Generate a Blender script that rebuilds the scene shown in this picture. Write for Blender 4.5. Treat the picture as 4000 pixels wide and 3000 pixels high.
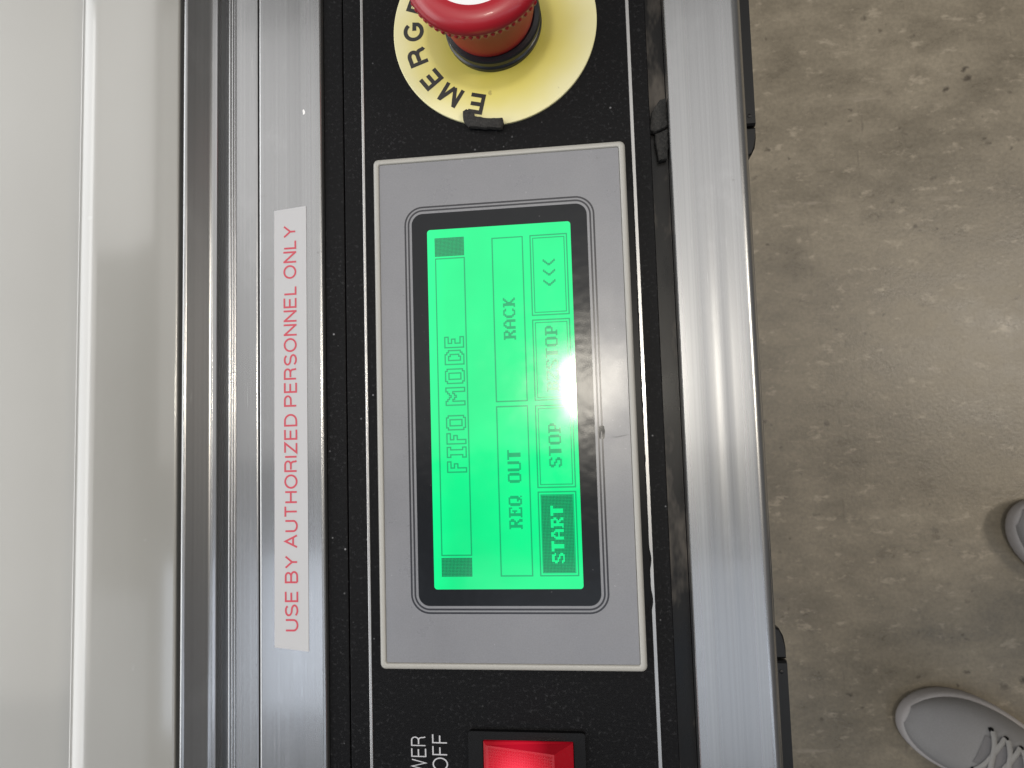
import bpy, bmesh, math, random
from mathutils import Matrix, Vector

random.seed(7)
scene = bpy.context.scene
for o in list(bpy.data.objects):
    bpy.data.objects.remove(o)

# ------------------------------------------------------------------ camera
cam_data = bpy.data.cameras.new('camera')
cam = bpy.data.objects.new('camera', cam_data)
scene.collection.objects.link(cam)
R = ((0.9929123, 0.0377568, 0.1126924),
     (-0.0295871, 0.9968703, -0.0733084),
     (-0.1151076, 0.0694546, 0.9909219))
M4 = Matrix([[*R[0], 0.0245223], [*R[1], -0.0087241], [*R[2], 0.1964538], [0, 0, 0, 1]])
cam.matrix_world = M4
cam_data.sensor_fit = 'HORIZONTAL'
cam_data.sensor_width = 36.0
cam_data.lens = 23.4
cam_data.clip_start = 0.01
cam_data.clip_end = 50.0
cam_data.dof.use_dof = True
cam_data.dof.focus_distance = 0.197
cam_data.dof.aperture_fstop = 42.0
scene.camera = cam

# ------------------------------------------------------------------ light of the hall
world = bpy.data.worlds.new('World')
scene.world = world
world.use_nodes = True
wb = world.node_tree.nodes['Background']
wb.inputs['Color'].default_value = (0.97, 0.985, 1.0, 1)
wb.inputs['Strength'].default_value = 0.085


def area(name, loc, target, sx, sy, radiance, color):
    d = bpy.data.lights.new(name, 'AREA')
    d.shape = 'RECTANGLE'
    d.size = sx
    d.size_y = sy
    d.energy = radiance * math.pi * sx * sy
    d.color = color
    o = bpy.data.objects.new(name, d)
    scene.collection.objects.link(o)
    o.location = loc
    v = Vector(target) - Vector(loc)
    o.rotation_euler = v.to_track_quat('-Z', 'Y').to_euler()
    return o


# unseen hall lamps, their gap shaped to mimic the phone's reflection; cool row door-side
area('lowered_ceiling_lamp', (-0.03, 0.44, 1.2), (-0.03, 0.44, 0), 1.46, 0.98, 1.2, (1.0, 0.985, 0.965))  # ceiling light lowered: its falloff stands in for the missing body shadow
area('unseen_rear_lamp', (-2.22, 2.0, 3.0), (-2.22, 2.0, 0), 0.72, 2.0, 2.6, (1.0, 0.99, 0.97))
area('unseen_far_lamp', (-3.75, 0.95, 3.0), (-3.75, 0.95, 0), 2.3, 4.5, 1.9, (1.0, 0.99, 0.97))
area('unseen_door_side_lamp', (-1.32, -0.95, 3.0), (-1.32, -0.95, 0), 0.6, 0.75, 3.6, (0.80, 0.88, 1.0))
area('unseen_door_far_lamp', (-3.3, -1.7, 3.0), (-3.3, -1.7, 0), 2.8, 1.9, 0.9, (0.88, 0.93, 1.0))
area('unseen_door_front_lamp', (0.6, -1.1, 3.0), (0.6, -1.1, 0), 2.4, 0.95, 1.3, (0.80, 0.88, 1.0))
area('unseen_aisle_lamp', (2.95, 0.45, 3.0), (0.3, 0, -0.4), 0.75, 0.6, 34.0, (1.0, 0.90, 0.76))
area('aisle_tube_lamp', (2.6, 0.95, 3.0), (0.3, 0.95, 0), 0.5, 2.3, 2.6, (1.0, 0.96, 0.90))
area('doorway_lamp', (2.6, -1.55, 3.0), (0.3, -1.0, 0), 0.5, 1.7, 2.8, (0.78, 0.87, 1.0))
area('edge_highlight_lamp', (-4.0, 0.3, 1.75), (0, 0.3, 0.6), 4.8, 2.4, 3.6, (0.98, 0.99, 1.0))  # added lamp, no window known; brightens the cover's rounded edge
# single round high bay lamp almost straight overhead
hb = bpy.data.lights.new('high_bay_lamp', 'AREA')
hb.shape = 'DISK'
hb.size = 0.24
hb.energy = 130.0 * math.pi * math.pi * 0.12 ** 2
hb.color = (1.0, 0.93, 0.80)
hbo = bpy.data.objects.new('high_bay_lamp', hb)
scene.collection.objects.link(hbo)
hbo.location = (0.035, 0.20, 2.9)

# ------------------------------------------------------------------ exposure
vs = scene.view_settings
vs.view_transform = 'Standard'
vs.look = 'None'
vs.exposure = 0.0
vs.gamma = 1.0
vs.use_curve_mapping = False
scene.render.engine = 'CYCLES'
scene.render.resolution_x = 1024
scene.render.resolution_y = 768

# ------------------------------------------------------------------ materials
def nm(name):
    m = bpy.data.materials.new(name)
    m.use_nodes = True
    nt = m.node_tree
    b = nt.nodes['Principled BSDF']
    return m, nt, b


def N(nt, t, **kw):
    n = nt.nodes.new(t)
    for k, v in kw.items():
        if k in n.inputs.keys():
            n.inputs[k].default_value = v
        else:
            setattr(n, k, v)
    return n


def coords(nt, scale=(1, 1, 1), loc=(0, 0, 0)):
    g = N(nt, 'ShaderNodeNewGeometry')
    mp = N(nt, 'ShaderNodeMapping')
    mp.inputs['Scale'].default_value = scale
    mp.inputs['Location'].default_value = loc
    nt.links.new(g.outputs['Position'], mp.inputs['Vector'])
    return mp.outputs['Vector']


def ramp(nt, src, stops, interp='LINEAR'):
    r = N(nt, 'ShaderNodeValToRGB')
    r.color_ramp.interpolation = interp
    e = r.color_ramp.elements
    while len(e) < len(stops):
        e.new(0.5)
    for i, (p, c) in enumerate(stops):
        e[i].position = p
        e[i].color = (c, c, c, 1) if not isinstance(c, tuple) else (*c, 1)
    nt.links.new(src, r.inputs['Fac'])
    return r.outputs['Color']


def noise(nt, vec, scale, detail=4, rough=0.55, out='Fac'):
    n = N(nt, 'ShaderNodeTexNoise')
    n.inputs['Scale'].default_value = scale
    n.inputs['Detail'].default_value = detail
    n.inputs['Roughness'].default_value = rough
    nt.links.new(vec, n.inputs['Vector'])
    return n.outputs[out]


def mix(nt, fac, a, b, blend='MIX'):
    m = N(nt, 'ShaderNodeMix')
    m.data_type = 'RGBA'
    m.blend_type = blend
    for i, v in ((0, fac), (6, a), (7, b)):
        if isinstance(v, bpy.types.NodeSocket):
            nt.links.new(v, m.inputs[i])
        elif i == 0:
            m.inputs[0].default_value = v
        else:
            m.inputs[i].default_value = (*v, 1)
    return m.outputs[2]


def bump(nt, b, h, strength, dist):
    bp = N(nt, 'ShaderNodeBump')
    bp.inputs['Strength'].default_value = strength
    bp.inputs['Distance'].default_value = dist
    nt.links.new(h, bp.inputs['Height'])
    nt.links.new(bp.outputs['Normal'], b.inputs['Normal'])


def plain(name, col, rough=0.5, metal=0.0, coat=0.0, spec=0.5, emis=None, es=1.0):
    m, nt, b = nm(name)
    b.inputs['Base Color'].default_value = (*col, 1)
    b.inputs['Roughness'].default_value = rough
    b.inputs['Metallic'].default_value = metal
    b.inputs['Coat Weight'].default_value = coat
    b.inputs['Coat Roughness'].default_value = 0.08
    b.inputs['Specular IOR Level'].default_value = spec
    if emis:
        b.inputs['Emission Color'].default_value = (*emis, 1)
        b.inputs['Emission Strength'].default_value = es
    return m


def aluminium(name, base, rough, streak=0.05, coat=1.0):
    m, nt, b = nm(name)
    n1 = noise(nt, coords(nt, (1400, 1.0, 1400)), 1.0, 3, 0.6)
    n2 = noise(nt, coords(nt, (170, 0.6, 170), (3, 1, 0)), 1.0, 3, 0.55)
    c1 = ramp(nt, n1, [(0.25, tuple(x * (1 - streak) for x in base)), (0.75, tuple(min(1, x * (1 + streak)) for x in base))])
    c2 = ramp(nt, n2, [(0.3, 0.90), (0.7, 1.03)])
    c = mix(nt, 1.0, c1, c2, 'MULTIPLY')
    # grime specks, pale handling marks and short scratches
    sp = noise(nt, coords(nt, (1, 1, 1), (0.3, 0.1, 0)), 260, 3, 0.6)
    c = mix(nt, ramp(nt, sp, [(0.72, 0.0), (0.79, 0.55)]), c, (0.16, 0.155, 0.15))
    hm = noise(nt, coords(nt, (1, 0.6, 1), (1.3, 0.7, 0)), 70, 5, 0.65)
    c = mix(nt, ramp(nt, hm, [(0.56, 0.0), (0.74, 0.30)]), c, tuple(min(1, x * 1.35) for x in base))
    for rot in (0.5, -0.9):
        mp = N(nt, 'ShaderNodeMapping')
        mp.inputs['Rotation'].default_value = (0, 0, rot)
        mp.inputs['Scale'].default_value = (1500, 60, 1)
        g = N(nt, 'ShaderNodeNewGeometry')
        nt.links.new(g.outputs['Position'], mp.inputs['Vector'])
        sc = noise(nt, mp.outputs['Vector'], 1.0, 2, 0.5)
        c = mix(nt, ramp(nt, sc, [(0.735, 0.0), (0.78, 0.5)]), c, tuple(min(1, x * 1.6) for x in base))
    nt.links.new(c, b.inputs['Base Color'])
    b.inputs['Metallic'].default_value = 0.78
    nt.links.new(ramp(nt, n2, [(0.3, rough * 0.92), (0.7, rough * 1.1)]), b.inputs['Roughness'])
    b.inputs['Coat Weight'].default_value = coat
    nt.links.new(ramp(nt, n1, [(0.3, 0.07), (0.7, 0.12)]), b.inputs['Coat Roughness'])
    return m


M = {}
M['alu'] = aluminium('anodised_aluminium', (0.285, 0.287, 0.292), 0.26, 0.09, 0.9)
M['alu_bright'] = aluminium('polished_aluminium', (0.6, 0.6, 0.6), 0.2, 0.05)
M['trim'] = aluminium('bare_metal_trim', (0.36, 0.355, 0.35), 0.32, 0.05)


def black_panel():
    m, nt, b = nm('dusty_black_panel')
    v = coords(nt)
    grain = noise(nt, v, 1500, 3, 0.65)
    dust = noise(nt, v, 900, 4, 0.7)
    area_ = noise(nt, v, 45, 3, 0.6)
    dm = ramp(nt, dust, [(0.55, 0.0), (0.75, 1.0)])
    am = ramp(nt, area_, [(0.35, 0.10), (0.7, 0.5)])
    f = mix(nt, 1.0, dm, am, 'MULTIPLY')
    c = mix(nt, f, (0.0045, 0.0045, 0.0052), (0.085, 0.085, 0.09))
    vor = N(nt, 'ShaderNodeTexVoronoi')
    vor.inputs['Scale'].default_value = 190
    nt.links.new(v, vor.inputs['Vector'])
    sp = ramp(nt, vor.outputs['Distance'], [(0.035, 1.0), (0.075, 0.0)])
    pick = ramp(nt, noise(nt, v, 60, 2, 0.5), [(0.5, 0.0), (0.62, 0.7)])
    f2 = mix(nt, 1.0, sp, pick, 'MULTIPLY')
    c = mix(nt, f2, c, (0.32, 0.32, 0.33))
    nt.links.new(c, b.inputs['Base Color'])
    b.inputs['Roughness'].default_value = 0.48
    b.inputs['Specular IOR Level'].default_value = 0.10
    bump(nt, b, grain, 0.35, 0.00025)
    return m


M['panel'] = black_panel()


def channel_mat():
    m, nt, b = nm('worn_black_channel')
    v = coords(nt, (1, 0.35, 1))
    st = noise(nt, v, 90, 4, 0.6)
    c = ramp(nt, st, [(0.35, (0.003, 0.003, 0.003)), (0.55, (0.010, 0.009, 0.0085)), (0.68, (0.11, 0.095, 0.08))])
    nt.links.new(c, b.inputs['Base Color'])
    b.inputs['Specular IOR Level'].default_value = 0.22
    r = ramp(nt, st, [(0.3, 0.2), (0.7, 0.4)])
    nt.links.new(r, b.inputs['Roughness'])
    return m


M['channel'] = channel_mat()
M['foam'] = None


def foam_mat():
    m, nt, b = nm('black_foam')
    v = coords(nt)
    n = noise(nt, v, 1300, 4, 0.7)
    c = ramp(nt, n, [(0.3, (0.008, 0.008, 0.008)), (0.7, (0.035, 0.033, 0.03))])
    nt.links.new(c, b.inputs['Base Color'])
    b.inputs['Roughness'].default_value = 0.85
    bump(nt, b, n, 0.8, 0.0006)
    return m


M['foam'] = foam_mat()


def cream_mat():
    m, nt, b = nm('cream_enamel')
    v = coords(nt)
    n = noise(nt, v, 14, 3, 0.5)
    c = ramp(nt, n, [(0.3, (0.225, 0.218, 0.198)), (0.7, (0.248, 0.241, 0.22))])
    sp = ramp(nt, noise(nt, v, 150, 2, 0.5), [(0.77, 0.0), (0.80, 0.5)])
    c = mix(nt, sp, c, (0.3, 0.29, 0.27))
    nt.links.new(c, b.inputs['Base Color'])
    b.inputs['Roughness'].default_value = 0.30
    b.inputs['Specular IOR Level'].default_value = 0.8
    b.inputs['Coat Weight'].default_value = 1.0
    b.inputs['Coat Roughness'].default_value = 0.10
    bump(nt, b, noise(nt, v, 300, 2, 0.5), 0.05, 0.0004)
    return m


M['cream'] = cream_mat()
M['white_label'] = plain('white_vinyl', (0.45, 0.45, 0.465), 0.45)
M['red_ink'] = plain('red_ink', (0.50, 0.055, 0.085), 0.4)
M['black_ink'] = plain('black_ink', (0.012, 0.011, 0.010), 0.45)
M['grey_ink'] = plain('pale_grey_ink', (0.42, 0.42, 0.44), 0.5)
M['bezel'] = plain('beige_grey_plastic', (0.35, 0.342, 0.318), 0.42)


def membrane_mat():
    m, nt, b = nm('grey_membrane')
    v = coords(nt)
    n = noise(nt, v, 60, 4, 0.6)
    c = ramp(nt, n, [(0.3, (0.172, 0.173, 0.188)), (0.7, (0.188, 0.189, 0.203))])
    c = mix(nt, 1.0, c, ramp(nt, noise(nt, v, 2600, 2, 0.6), [(0.3, 0.93), (0.7, 1.06)]), 'MULTIPLY')
    sp = ramp(nt, noise(nt, v, 330, 3, 0.6), [(0.70, 0.0), (0.80, 0.4)])
    c = mix(nt, sp, c, (0.09, 0.09, 0.09))
    ps = ramp(nt, noise(nt, coords(nt, (1, 1, 1), (3.2, 1.4, 0)), 620, 2, 0.5), [(0.73, 0.0), (0.78, 0.4)])
    c = mix(nt, ps, c, (0.35, 0.35, 0.36))
    nt.links.new(c, b.inputs['Base Color'])
    nt.links.new(ramp(nt, noise(nt, coords(nt, (1, 1, 1), (1.2, 0.4, 0)), 80, 5, 0.65), [(0.35, 0.26), (0.7, 0.40)]), b.inputs['Roughness'])
    b.inputs['Specular IOR Level'].default_value = 0.55
    b.inputs['Coat Weight'].default_value = 0.25
    b.inputs['Coat Roughness'].default_value = 0.16
    bump(nt, b, noise(nt, v, 45, 2, 0.5), 0.06, 0.002)
    return m


M['membrane'] = membrane_mat()
M['stripe'] = plain('dark_grey_print', (0.02, 0.02, 0.025), 0.25, spec=0.5)


def border_mat():
    m, nt, b = nm('black_window_print')
    v = coords(nt)
    sp = ramp(nt, noise(nt, v, 700, 2, 0.5), [(0.74, 0.0), (0.8, 0.25)])
    c = mix(nt, sp, (0.007, 0.008, 0.010), (0.25, 0.25, 0.25))
    nt.links.new(c, b.inputs['Base Color'])
    b.inputs['Roughness'].default_value = 0.2
    b.inputs['Specular IOR Level'].default_value = 0.27
    bump(nt, b, noise(nt, v, 60, 3, 0.6), 0.10, 0.002)
    return m


M['border'] = border_mat()


def lcd_mat(name, col, edge):
    m, nt, b = nm(name)
    b.inputs['Base Color'].default_value = (0.005, 0.02, 0.012, 1)
    b.inputs['Specular IOR Level'].default_value = 0.5
    nt.links.new(ramp(nt, noise(nt, coords(nt, (1, 1, 1), (2.2, 0.4, 0)), 95, 5, 0.65), [(0.35, 0.085), (0.7, 0.16)]), b.inputs['Roughness'])
    v = coords(nt)
    sx = N(nt, 'ShaderNodeSeparateXYZ')
    nt.links.new(v, sx.inputs[0])
    # LED bars of the back light sit along the long edges of the glass
    mr = N(nt, 'ShaderNodeMapRange')
    mr.inputs['From Min'].default_value = -0.0215
    mr.inputs['From Max'].default_value = -0.0160
    mr.inputs['To Min'].default_value = edge
    mr.inputs['To Max'].default_value = 1.0
    nt.links.new(sx.outputs['X'], mr.inputs['Value'])
    big = ramp(nt, noise(nt, v, 28, 3, 0.5), [(0.3, 0.88), (0.7, 1.06)])
    mul = N(nt, 'ShaderNodeMath', operation='MULTIPLY')
    nt.links.new(mr.outputs[0], mul.inputs[0])
    nt.links.new(big, mul.inputs[1])
    b.inputs['Emission Color'].default_value = (*col, 1)
    nt.links.new(mul.outputs[0], b.inputs['Emission Strength'])
    bump(nt, b, noise(nt, v, 50, 2, 0.5), 0.05, 0.002)
    return m


M['lcd'] = lcd_mat('green_backlit_glass', (0.001, 0.93, 0.275), 1.12)
M['lcd_dot'] = lcd_mat('darkened_lcd_dots', (0.003, 0.41, 0.145), 1.0)
M['lcd_block'] = lcd_mat('dithered_lcd_dots', (0.006, 0.17, 0.075), 1.0)
M['lcd_pale'] = lcd_mat('pale_lcd_dots', (0.03, 0.52, 0.22), 1.0)

M['estop_red'] = plain('red_button_plastic', (0.33, 0.008, 0.017), 0.34, coat=0.1)
M['estop_stem'] = plain('red_stem_plastic', (0.36, 0.012, 0.016), 0.5)
M['estop_black'] = plain('black_collar_plastic', (0.012, 0.013, 0.016), 0.3)
M['white_disc'] = plain('white_disc_print', (0.74, 0.74, 0.74), 0.4)


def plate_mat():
    m, nt, b = nm('yellow_plastic_painted_sheen')
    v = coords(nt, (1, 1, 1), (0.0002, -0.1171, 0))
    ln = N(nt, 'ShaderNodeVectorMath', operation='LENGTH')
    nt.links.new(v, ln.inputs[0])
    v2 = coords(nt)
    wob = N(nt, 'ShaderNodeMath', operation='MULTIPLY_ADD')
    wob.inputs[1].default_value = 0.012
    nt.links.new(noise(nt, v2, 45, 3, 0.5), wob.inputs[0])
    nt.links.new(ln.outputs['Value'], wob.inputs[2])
    c = ramp(nt, wob.outputs[0], [(0.019, (0.60, 0.50, 0.06)), (0.029, (0.68, 0.61, 0.19)), (0.038, (0.74, 0.70, 0.42))])  # paler towards the rim: reflected light painted into the yellow
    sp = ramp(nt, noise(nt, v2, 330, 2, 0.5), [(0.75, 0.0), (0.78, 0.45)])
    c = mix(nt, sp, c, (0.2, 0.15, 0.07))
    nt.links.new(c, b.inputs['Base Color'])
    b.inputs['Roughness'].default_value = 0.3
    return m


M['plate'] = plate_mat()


def rocker_mat():
    m, nt, b = nm('lit_red_lens')
    b.inputs['Base Color'].default_value = (0.20, 0.003, 0.006, 1)
    b.inputs['Roughness'].default_value = 0.3
    v = coords(nt, (1, 0.8, 1), (-0.0015, 0.0855, -0.004))
    ln = N(nt, 'ShaderNodeVectorMath', operation='LENGTH')
    nt.links.new(v, ln.inputs[0])
    e = ramp(nt, ln.outputs['Value'], [(0.0015, (1.0, 0.10, 0.16)), (0.005, (0.72, 0.008, 0.035)), (0.011, (0.13, 0.001, 0.005))])
    nt.links.new(e, b.inputs['Emission Color'])
    b.inputs['Emission Strength'].default_value = 0.95
    return m


M['rocker'] = rocker_mat()
M['black_plastic'] = plain('black_switch_plastic', (0.005, 0.005, 0.0055), 0.4, spec=0.18)
M['bumper'] = plain('black_moulded_plastic', (0.007, 0.007, 0.0075), 0.4, spec=0.3)


def floor_mat():
    m, nt, b = nm('worn_concrete')
    v = coords(nt)
    big = noise(nt, v, 2.6, 6, 0.6)
    mid = noise(nt, coords(nt, (1, 1.7, 1)), 13, 8, 0.66)
    fine = noise(nt, v, 190, 5, 0.72)
    c = ramp(nt, big, [(0.34, (0.172, 0.147, 0.109)), (0.66, (0.262, 0.225, 0.169))])
    c = mix(nt, 1.0, c, ramp(nt, mid, [(0.31, 0.76), (0.5, 1.0), (0.69, 1.24)]), 'MULTIPLY')
    c = mix(nt, 1.0, c, ramp(nt, fine, [(0.32, 0.84), (0.68, 1.14)]), 'MULTIPLY')
    # chipped pale aggregate
    pal = ramp(nt, noise(nt, coords(nt, (1, 1.8, 1), (7.7, 3.1, 0)), 34, 6, 0.68), [(0.58, 0.0), (0.67, 0.6)])
    c = mix(nt, pal, c, (0.42, 0.36, 0.28))
    # dark pits of two sizes
    wv = N(nt, 'ShaderNodeVectorMath', operation='MULTIPLY_ADD')
    nt.links.new(noise(nt, v, 45, 4, 0.65, 'Color'), wv.inputs[0])
    wv.inputs[1].default_value = (0.03, 0.016, 0.0)
    nt.links.new(v, wv.inputs[2])
    for sc_, lo, hi, ns, off, amt in ((21, 0.03, 0.11, 5, 0.0, 0.85), (48, 0.05, 0.16, 9, 4.2, 0.75), (9, 0.02, 0.06, 3, 9.1, 0.9)):
        vor = N(nt, 'ShaderNodeTexVoronoi')
        vor.inputs['Scale'].default_value = sc_
        nt.links.new(wv.outputs[0], vor.inputs['Vector'])
        pits = ramp(nt, vor.outputs['Distance'], [(lo, 1.0), (hi, 0.0)])
        pk = ramp(nt, noise(nt, coords(nt, (1, 1, 1), (off, off, 0)), ns, 3, 0.6), [(0.48, 0.0), (0.60, amt)])
        c = mix(nt, mix(nt, 1.0, pits, pk, 'MULTIPLY'), c, (0.055, 0.043, 0.032))
    # tyre and drag scratches
    for scl, off, col, lo in (((4.5, 26, 1), (1.3, 0.2, 0), (0.36, 0.31, 0.25), 0.66), ((34, 5.0, 1), (4.3, 2.2, 0), (0.10, 0.083, 0.062), 0.665), ((5.0, 34, 1), (8.3, 5.2, 0), (0.10, 0.083, 0.062), 0.68)):
        k = ramp(nt, noise(nt, coords(nt, scl, off), 1.5, 5, 0.62), [(lo, 0.0), (lo + 0.07, 0.5)])
        c = mix(nt, k, c, col)
    nt.links.new(c, b.inputs['Base Color'])
    nt.links.new(ramp(nt, mid, [(0.3, 0.25), (0.7, 0.40)]), b.inputs['Roughness'])
    bump(nt, b, fine, 0.2, 0.002)
    return m


M['floor'] = floor_mat()


def cloth(name, c0, c1, scale=900):
    m, nt, b = nm(name)
    v = coords(nt)
    n = noise(nt, v, scale, 3, 0.6)
    n2 = noise(nt, v, 25, 3, 0.5)
    c = mix(nt, n2, ramp(nt, n, [(0.3, c0), (0.7, c1)]), c0)
    nt.links.new(c, b.inputs['Base Color'])
    b.inputs['Roughness'].default_value = 0.9
    bump(nt, b, n, 0.5, 0.001)
    return m


M['canvas'] = cloth('grey_knit', (0.25, 0.245, 0.248), (0.335, 0.33, 0.332))
M['sole'] = cloth('pale_foam_sole', (0.42, 0.40, 0.40), (0.49, 0.465, 0.465), 300)
M['lace'] = cloth('grey_lace', (0.30, 0.295, 0.29), (0.40, 0.39, 0.38))
M['trouser'] = cloth('dark_denim', (0.012, 0.014, 0.022), (0.03, 0.033, 0.045))
M['tongue'] = cloth('dark_grey_knit', (0.17, 0.165, 0.17), (0.24, 0.235, 0.24))

# ------------------------------------------------------------------ helpers (all lengths in millimetres)
MM = 0.001


def link(name, verts, faces, mat, parent=None, smooth=None, scale=MM):
    me = bpy.data.meshes.new(name)
    me.from_pydata([tuple(c * scale for c in v) for v in verts], [], faces)
    bm = bmesh.new()
    bm.from_mesh(me)
    bmesh.ops.recalc_face_normals(bm, faces=bm.faces)
    bm.to_mesh(me)
    bm.free()
    me.materials.append(mat)
    if smooth:
        for pgn in me.polygons:
            pgn.use_smooth = True
        me.set_sharp_from_angle(angle=math.radians(smooth))
    me.update()
    o = bpy.data.objects.new(name, me)
    scene.collection.objects.link(o)
    if parent:
        o.parent = parent
        o.matrix_parent_inverse = parent.matrix_world.inverted()
    return o


def thing(name, label, cat, loc=(0, 0, 0), group=None):
    o = bpy.data.objects.new(name, None)
    scene.collection.objects.link(o)
    o.empty_display_size = 0.01
    o.location = [c * MM for c in loc]
    o.matrix_world = Matrix.Translation([c * MM for c in loc])
    return tag(o, label, cat, group)


def tag(o, label, cat, group=None):
    o['label'] = label
    o['category'] = cat
    if group:
        o['group'] = group
    return o


def extrude(name, prof, y0, y1, mat, parent=None, smooth=35, segs=1):
    """closed profile [(x, z)] swept along y"""
    n = len(prof)
    V, F = [], []
    for k in range(segs + 1):
        y = y0 + (y1 - y0) * k / segs
        V += [(x, y, z) for x, z in prof]
    for k in range(segs):
        for i in range(n):
            j = (i + 1) % n
            F.append((k * n + i, k * n + j, (k + 1) * n + j, (k + 1) * n + i))
    F.append(tuple(range(n)))
    F.append(tuple(segs * n + i for i in range(n)))
    return link(name, V, F, mat, parent, smooth)


def arc(cx, cz, r, a0, a1, n=8):
    return [(cx + r * math.cos(math.radians(a0 + (a1 - a0) * i / n)), cz + r * math.sin(math.radians(a0 + (a1 - a0) * i / n))) for i in range(n + 1)]


def rrect(x0, x1, y0, y1, r, n=8):
    P = []
    for cx, cy, a in ((x1 - r, y1 - r, 0), (x0 + r, y1 - r, 90), (x0 + r, y0 + r, 180), (x1 - r, y0 + r, 270)):
        for i in range(n + 1):
            t = math.radians(a + 90 * i / n)
            P.append((cx + r * math.cos(t), cy + r * math.sin(t)))
    return P


def loops(name, rings, mat, parent=None, cap0=False, cap1=True, smooth=35):
    """rings: list of point loops [(x,y,z)] of the same count, joined in order"""
    n = len(rings[0])
    V = [p for r in rings for p in r]
    F = []
    for k in range(len(rings) - 1):
        for i in range(n):
            j = (i + 1) % n
            F.append((k * n + i, k * n + j, (k + 1) * n + j, (k + 1) * n + i))
    if cap0:
        F.append(tuple(range(n)))
    if cap1:
        F.append(tuple((len(rings) - 1) * n + i for i in range(n)))
    return link(name, V, F, mat, parent, smooth)


def prism(name, poly, z0, z1, mat, parent=None, smooth=None, bevel=0.0):
    if bevel:
        cx = sum(p[0] for p in poly) / len(poly)
        cy = sum(p[1] for p in poly) / len(poly)
        ins = []
        for x, y in poly:
            d = math.hypot(x - cx, y - cy)
            k = (d - bevel) / d
            ins.append((cx + (x - cx) * k, cy + (y - cy) * k))
        rings = [[(x, y, z0) for x, y in poly], [(x, y, z1 - bevel) for x, y in poly], [(x, y, z1) for x, y in ins]]
    else:
        rings = [[(x, y, z0) for x, y in poly], [(x, y, z1) for x, y in poly]]
    return loops(name, rings, mat, parent, True, True, smooth or 35)


def ring_band(name, outer, inner, z0, z1, mat, parent=None):
    rings = [[(x, y, z0) for x, y in outer], [(x, y, z1) for x, y in outer], [(x, y, z1) for x, y in inner], [(x, y, z0) for x, y in inner]]
    n = len(outer)
    V = [p for r in rings for p in r]
    F = []
    for k in range(4):
        kk = (k + 1) % 4
        for i in range(n):
            j = (i + 1) % n
            F.append((k * n + i, k * n + j, kk * n + j, kk * n + i))
    return link(name, V, F, mat, parent, 35)


def lathe(name, prof, cx, cy, mat, parent=None, n=96, smooth=35, mod=None, cap=True):
    rings = []
    for k, (r, z) in enumerate(prof):
        rg = []
        for i in range(n):
            t = 2 * math.pi * i / n
            rr = r + (mod(k, i) if mod else 0)
            rg.append((cx + rr * math.cos(t), cy + rr * math.sin(t), z))
        rings.append(rg)
    return loops(name, rings, mat, parent, cap, cap, smooth)


def el(cx, cy, rx, ry, a0, a1, n=14):
    return [(cx + rx * math.cos(math.radians(a0 + (a1 - a0) * i / n)), cy + ry * math.sin(math.radians(a0 + (a1 - a0) * i / n))) for i in range(n + 1)]


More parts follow.
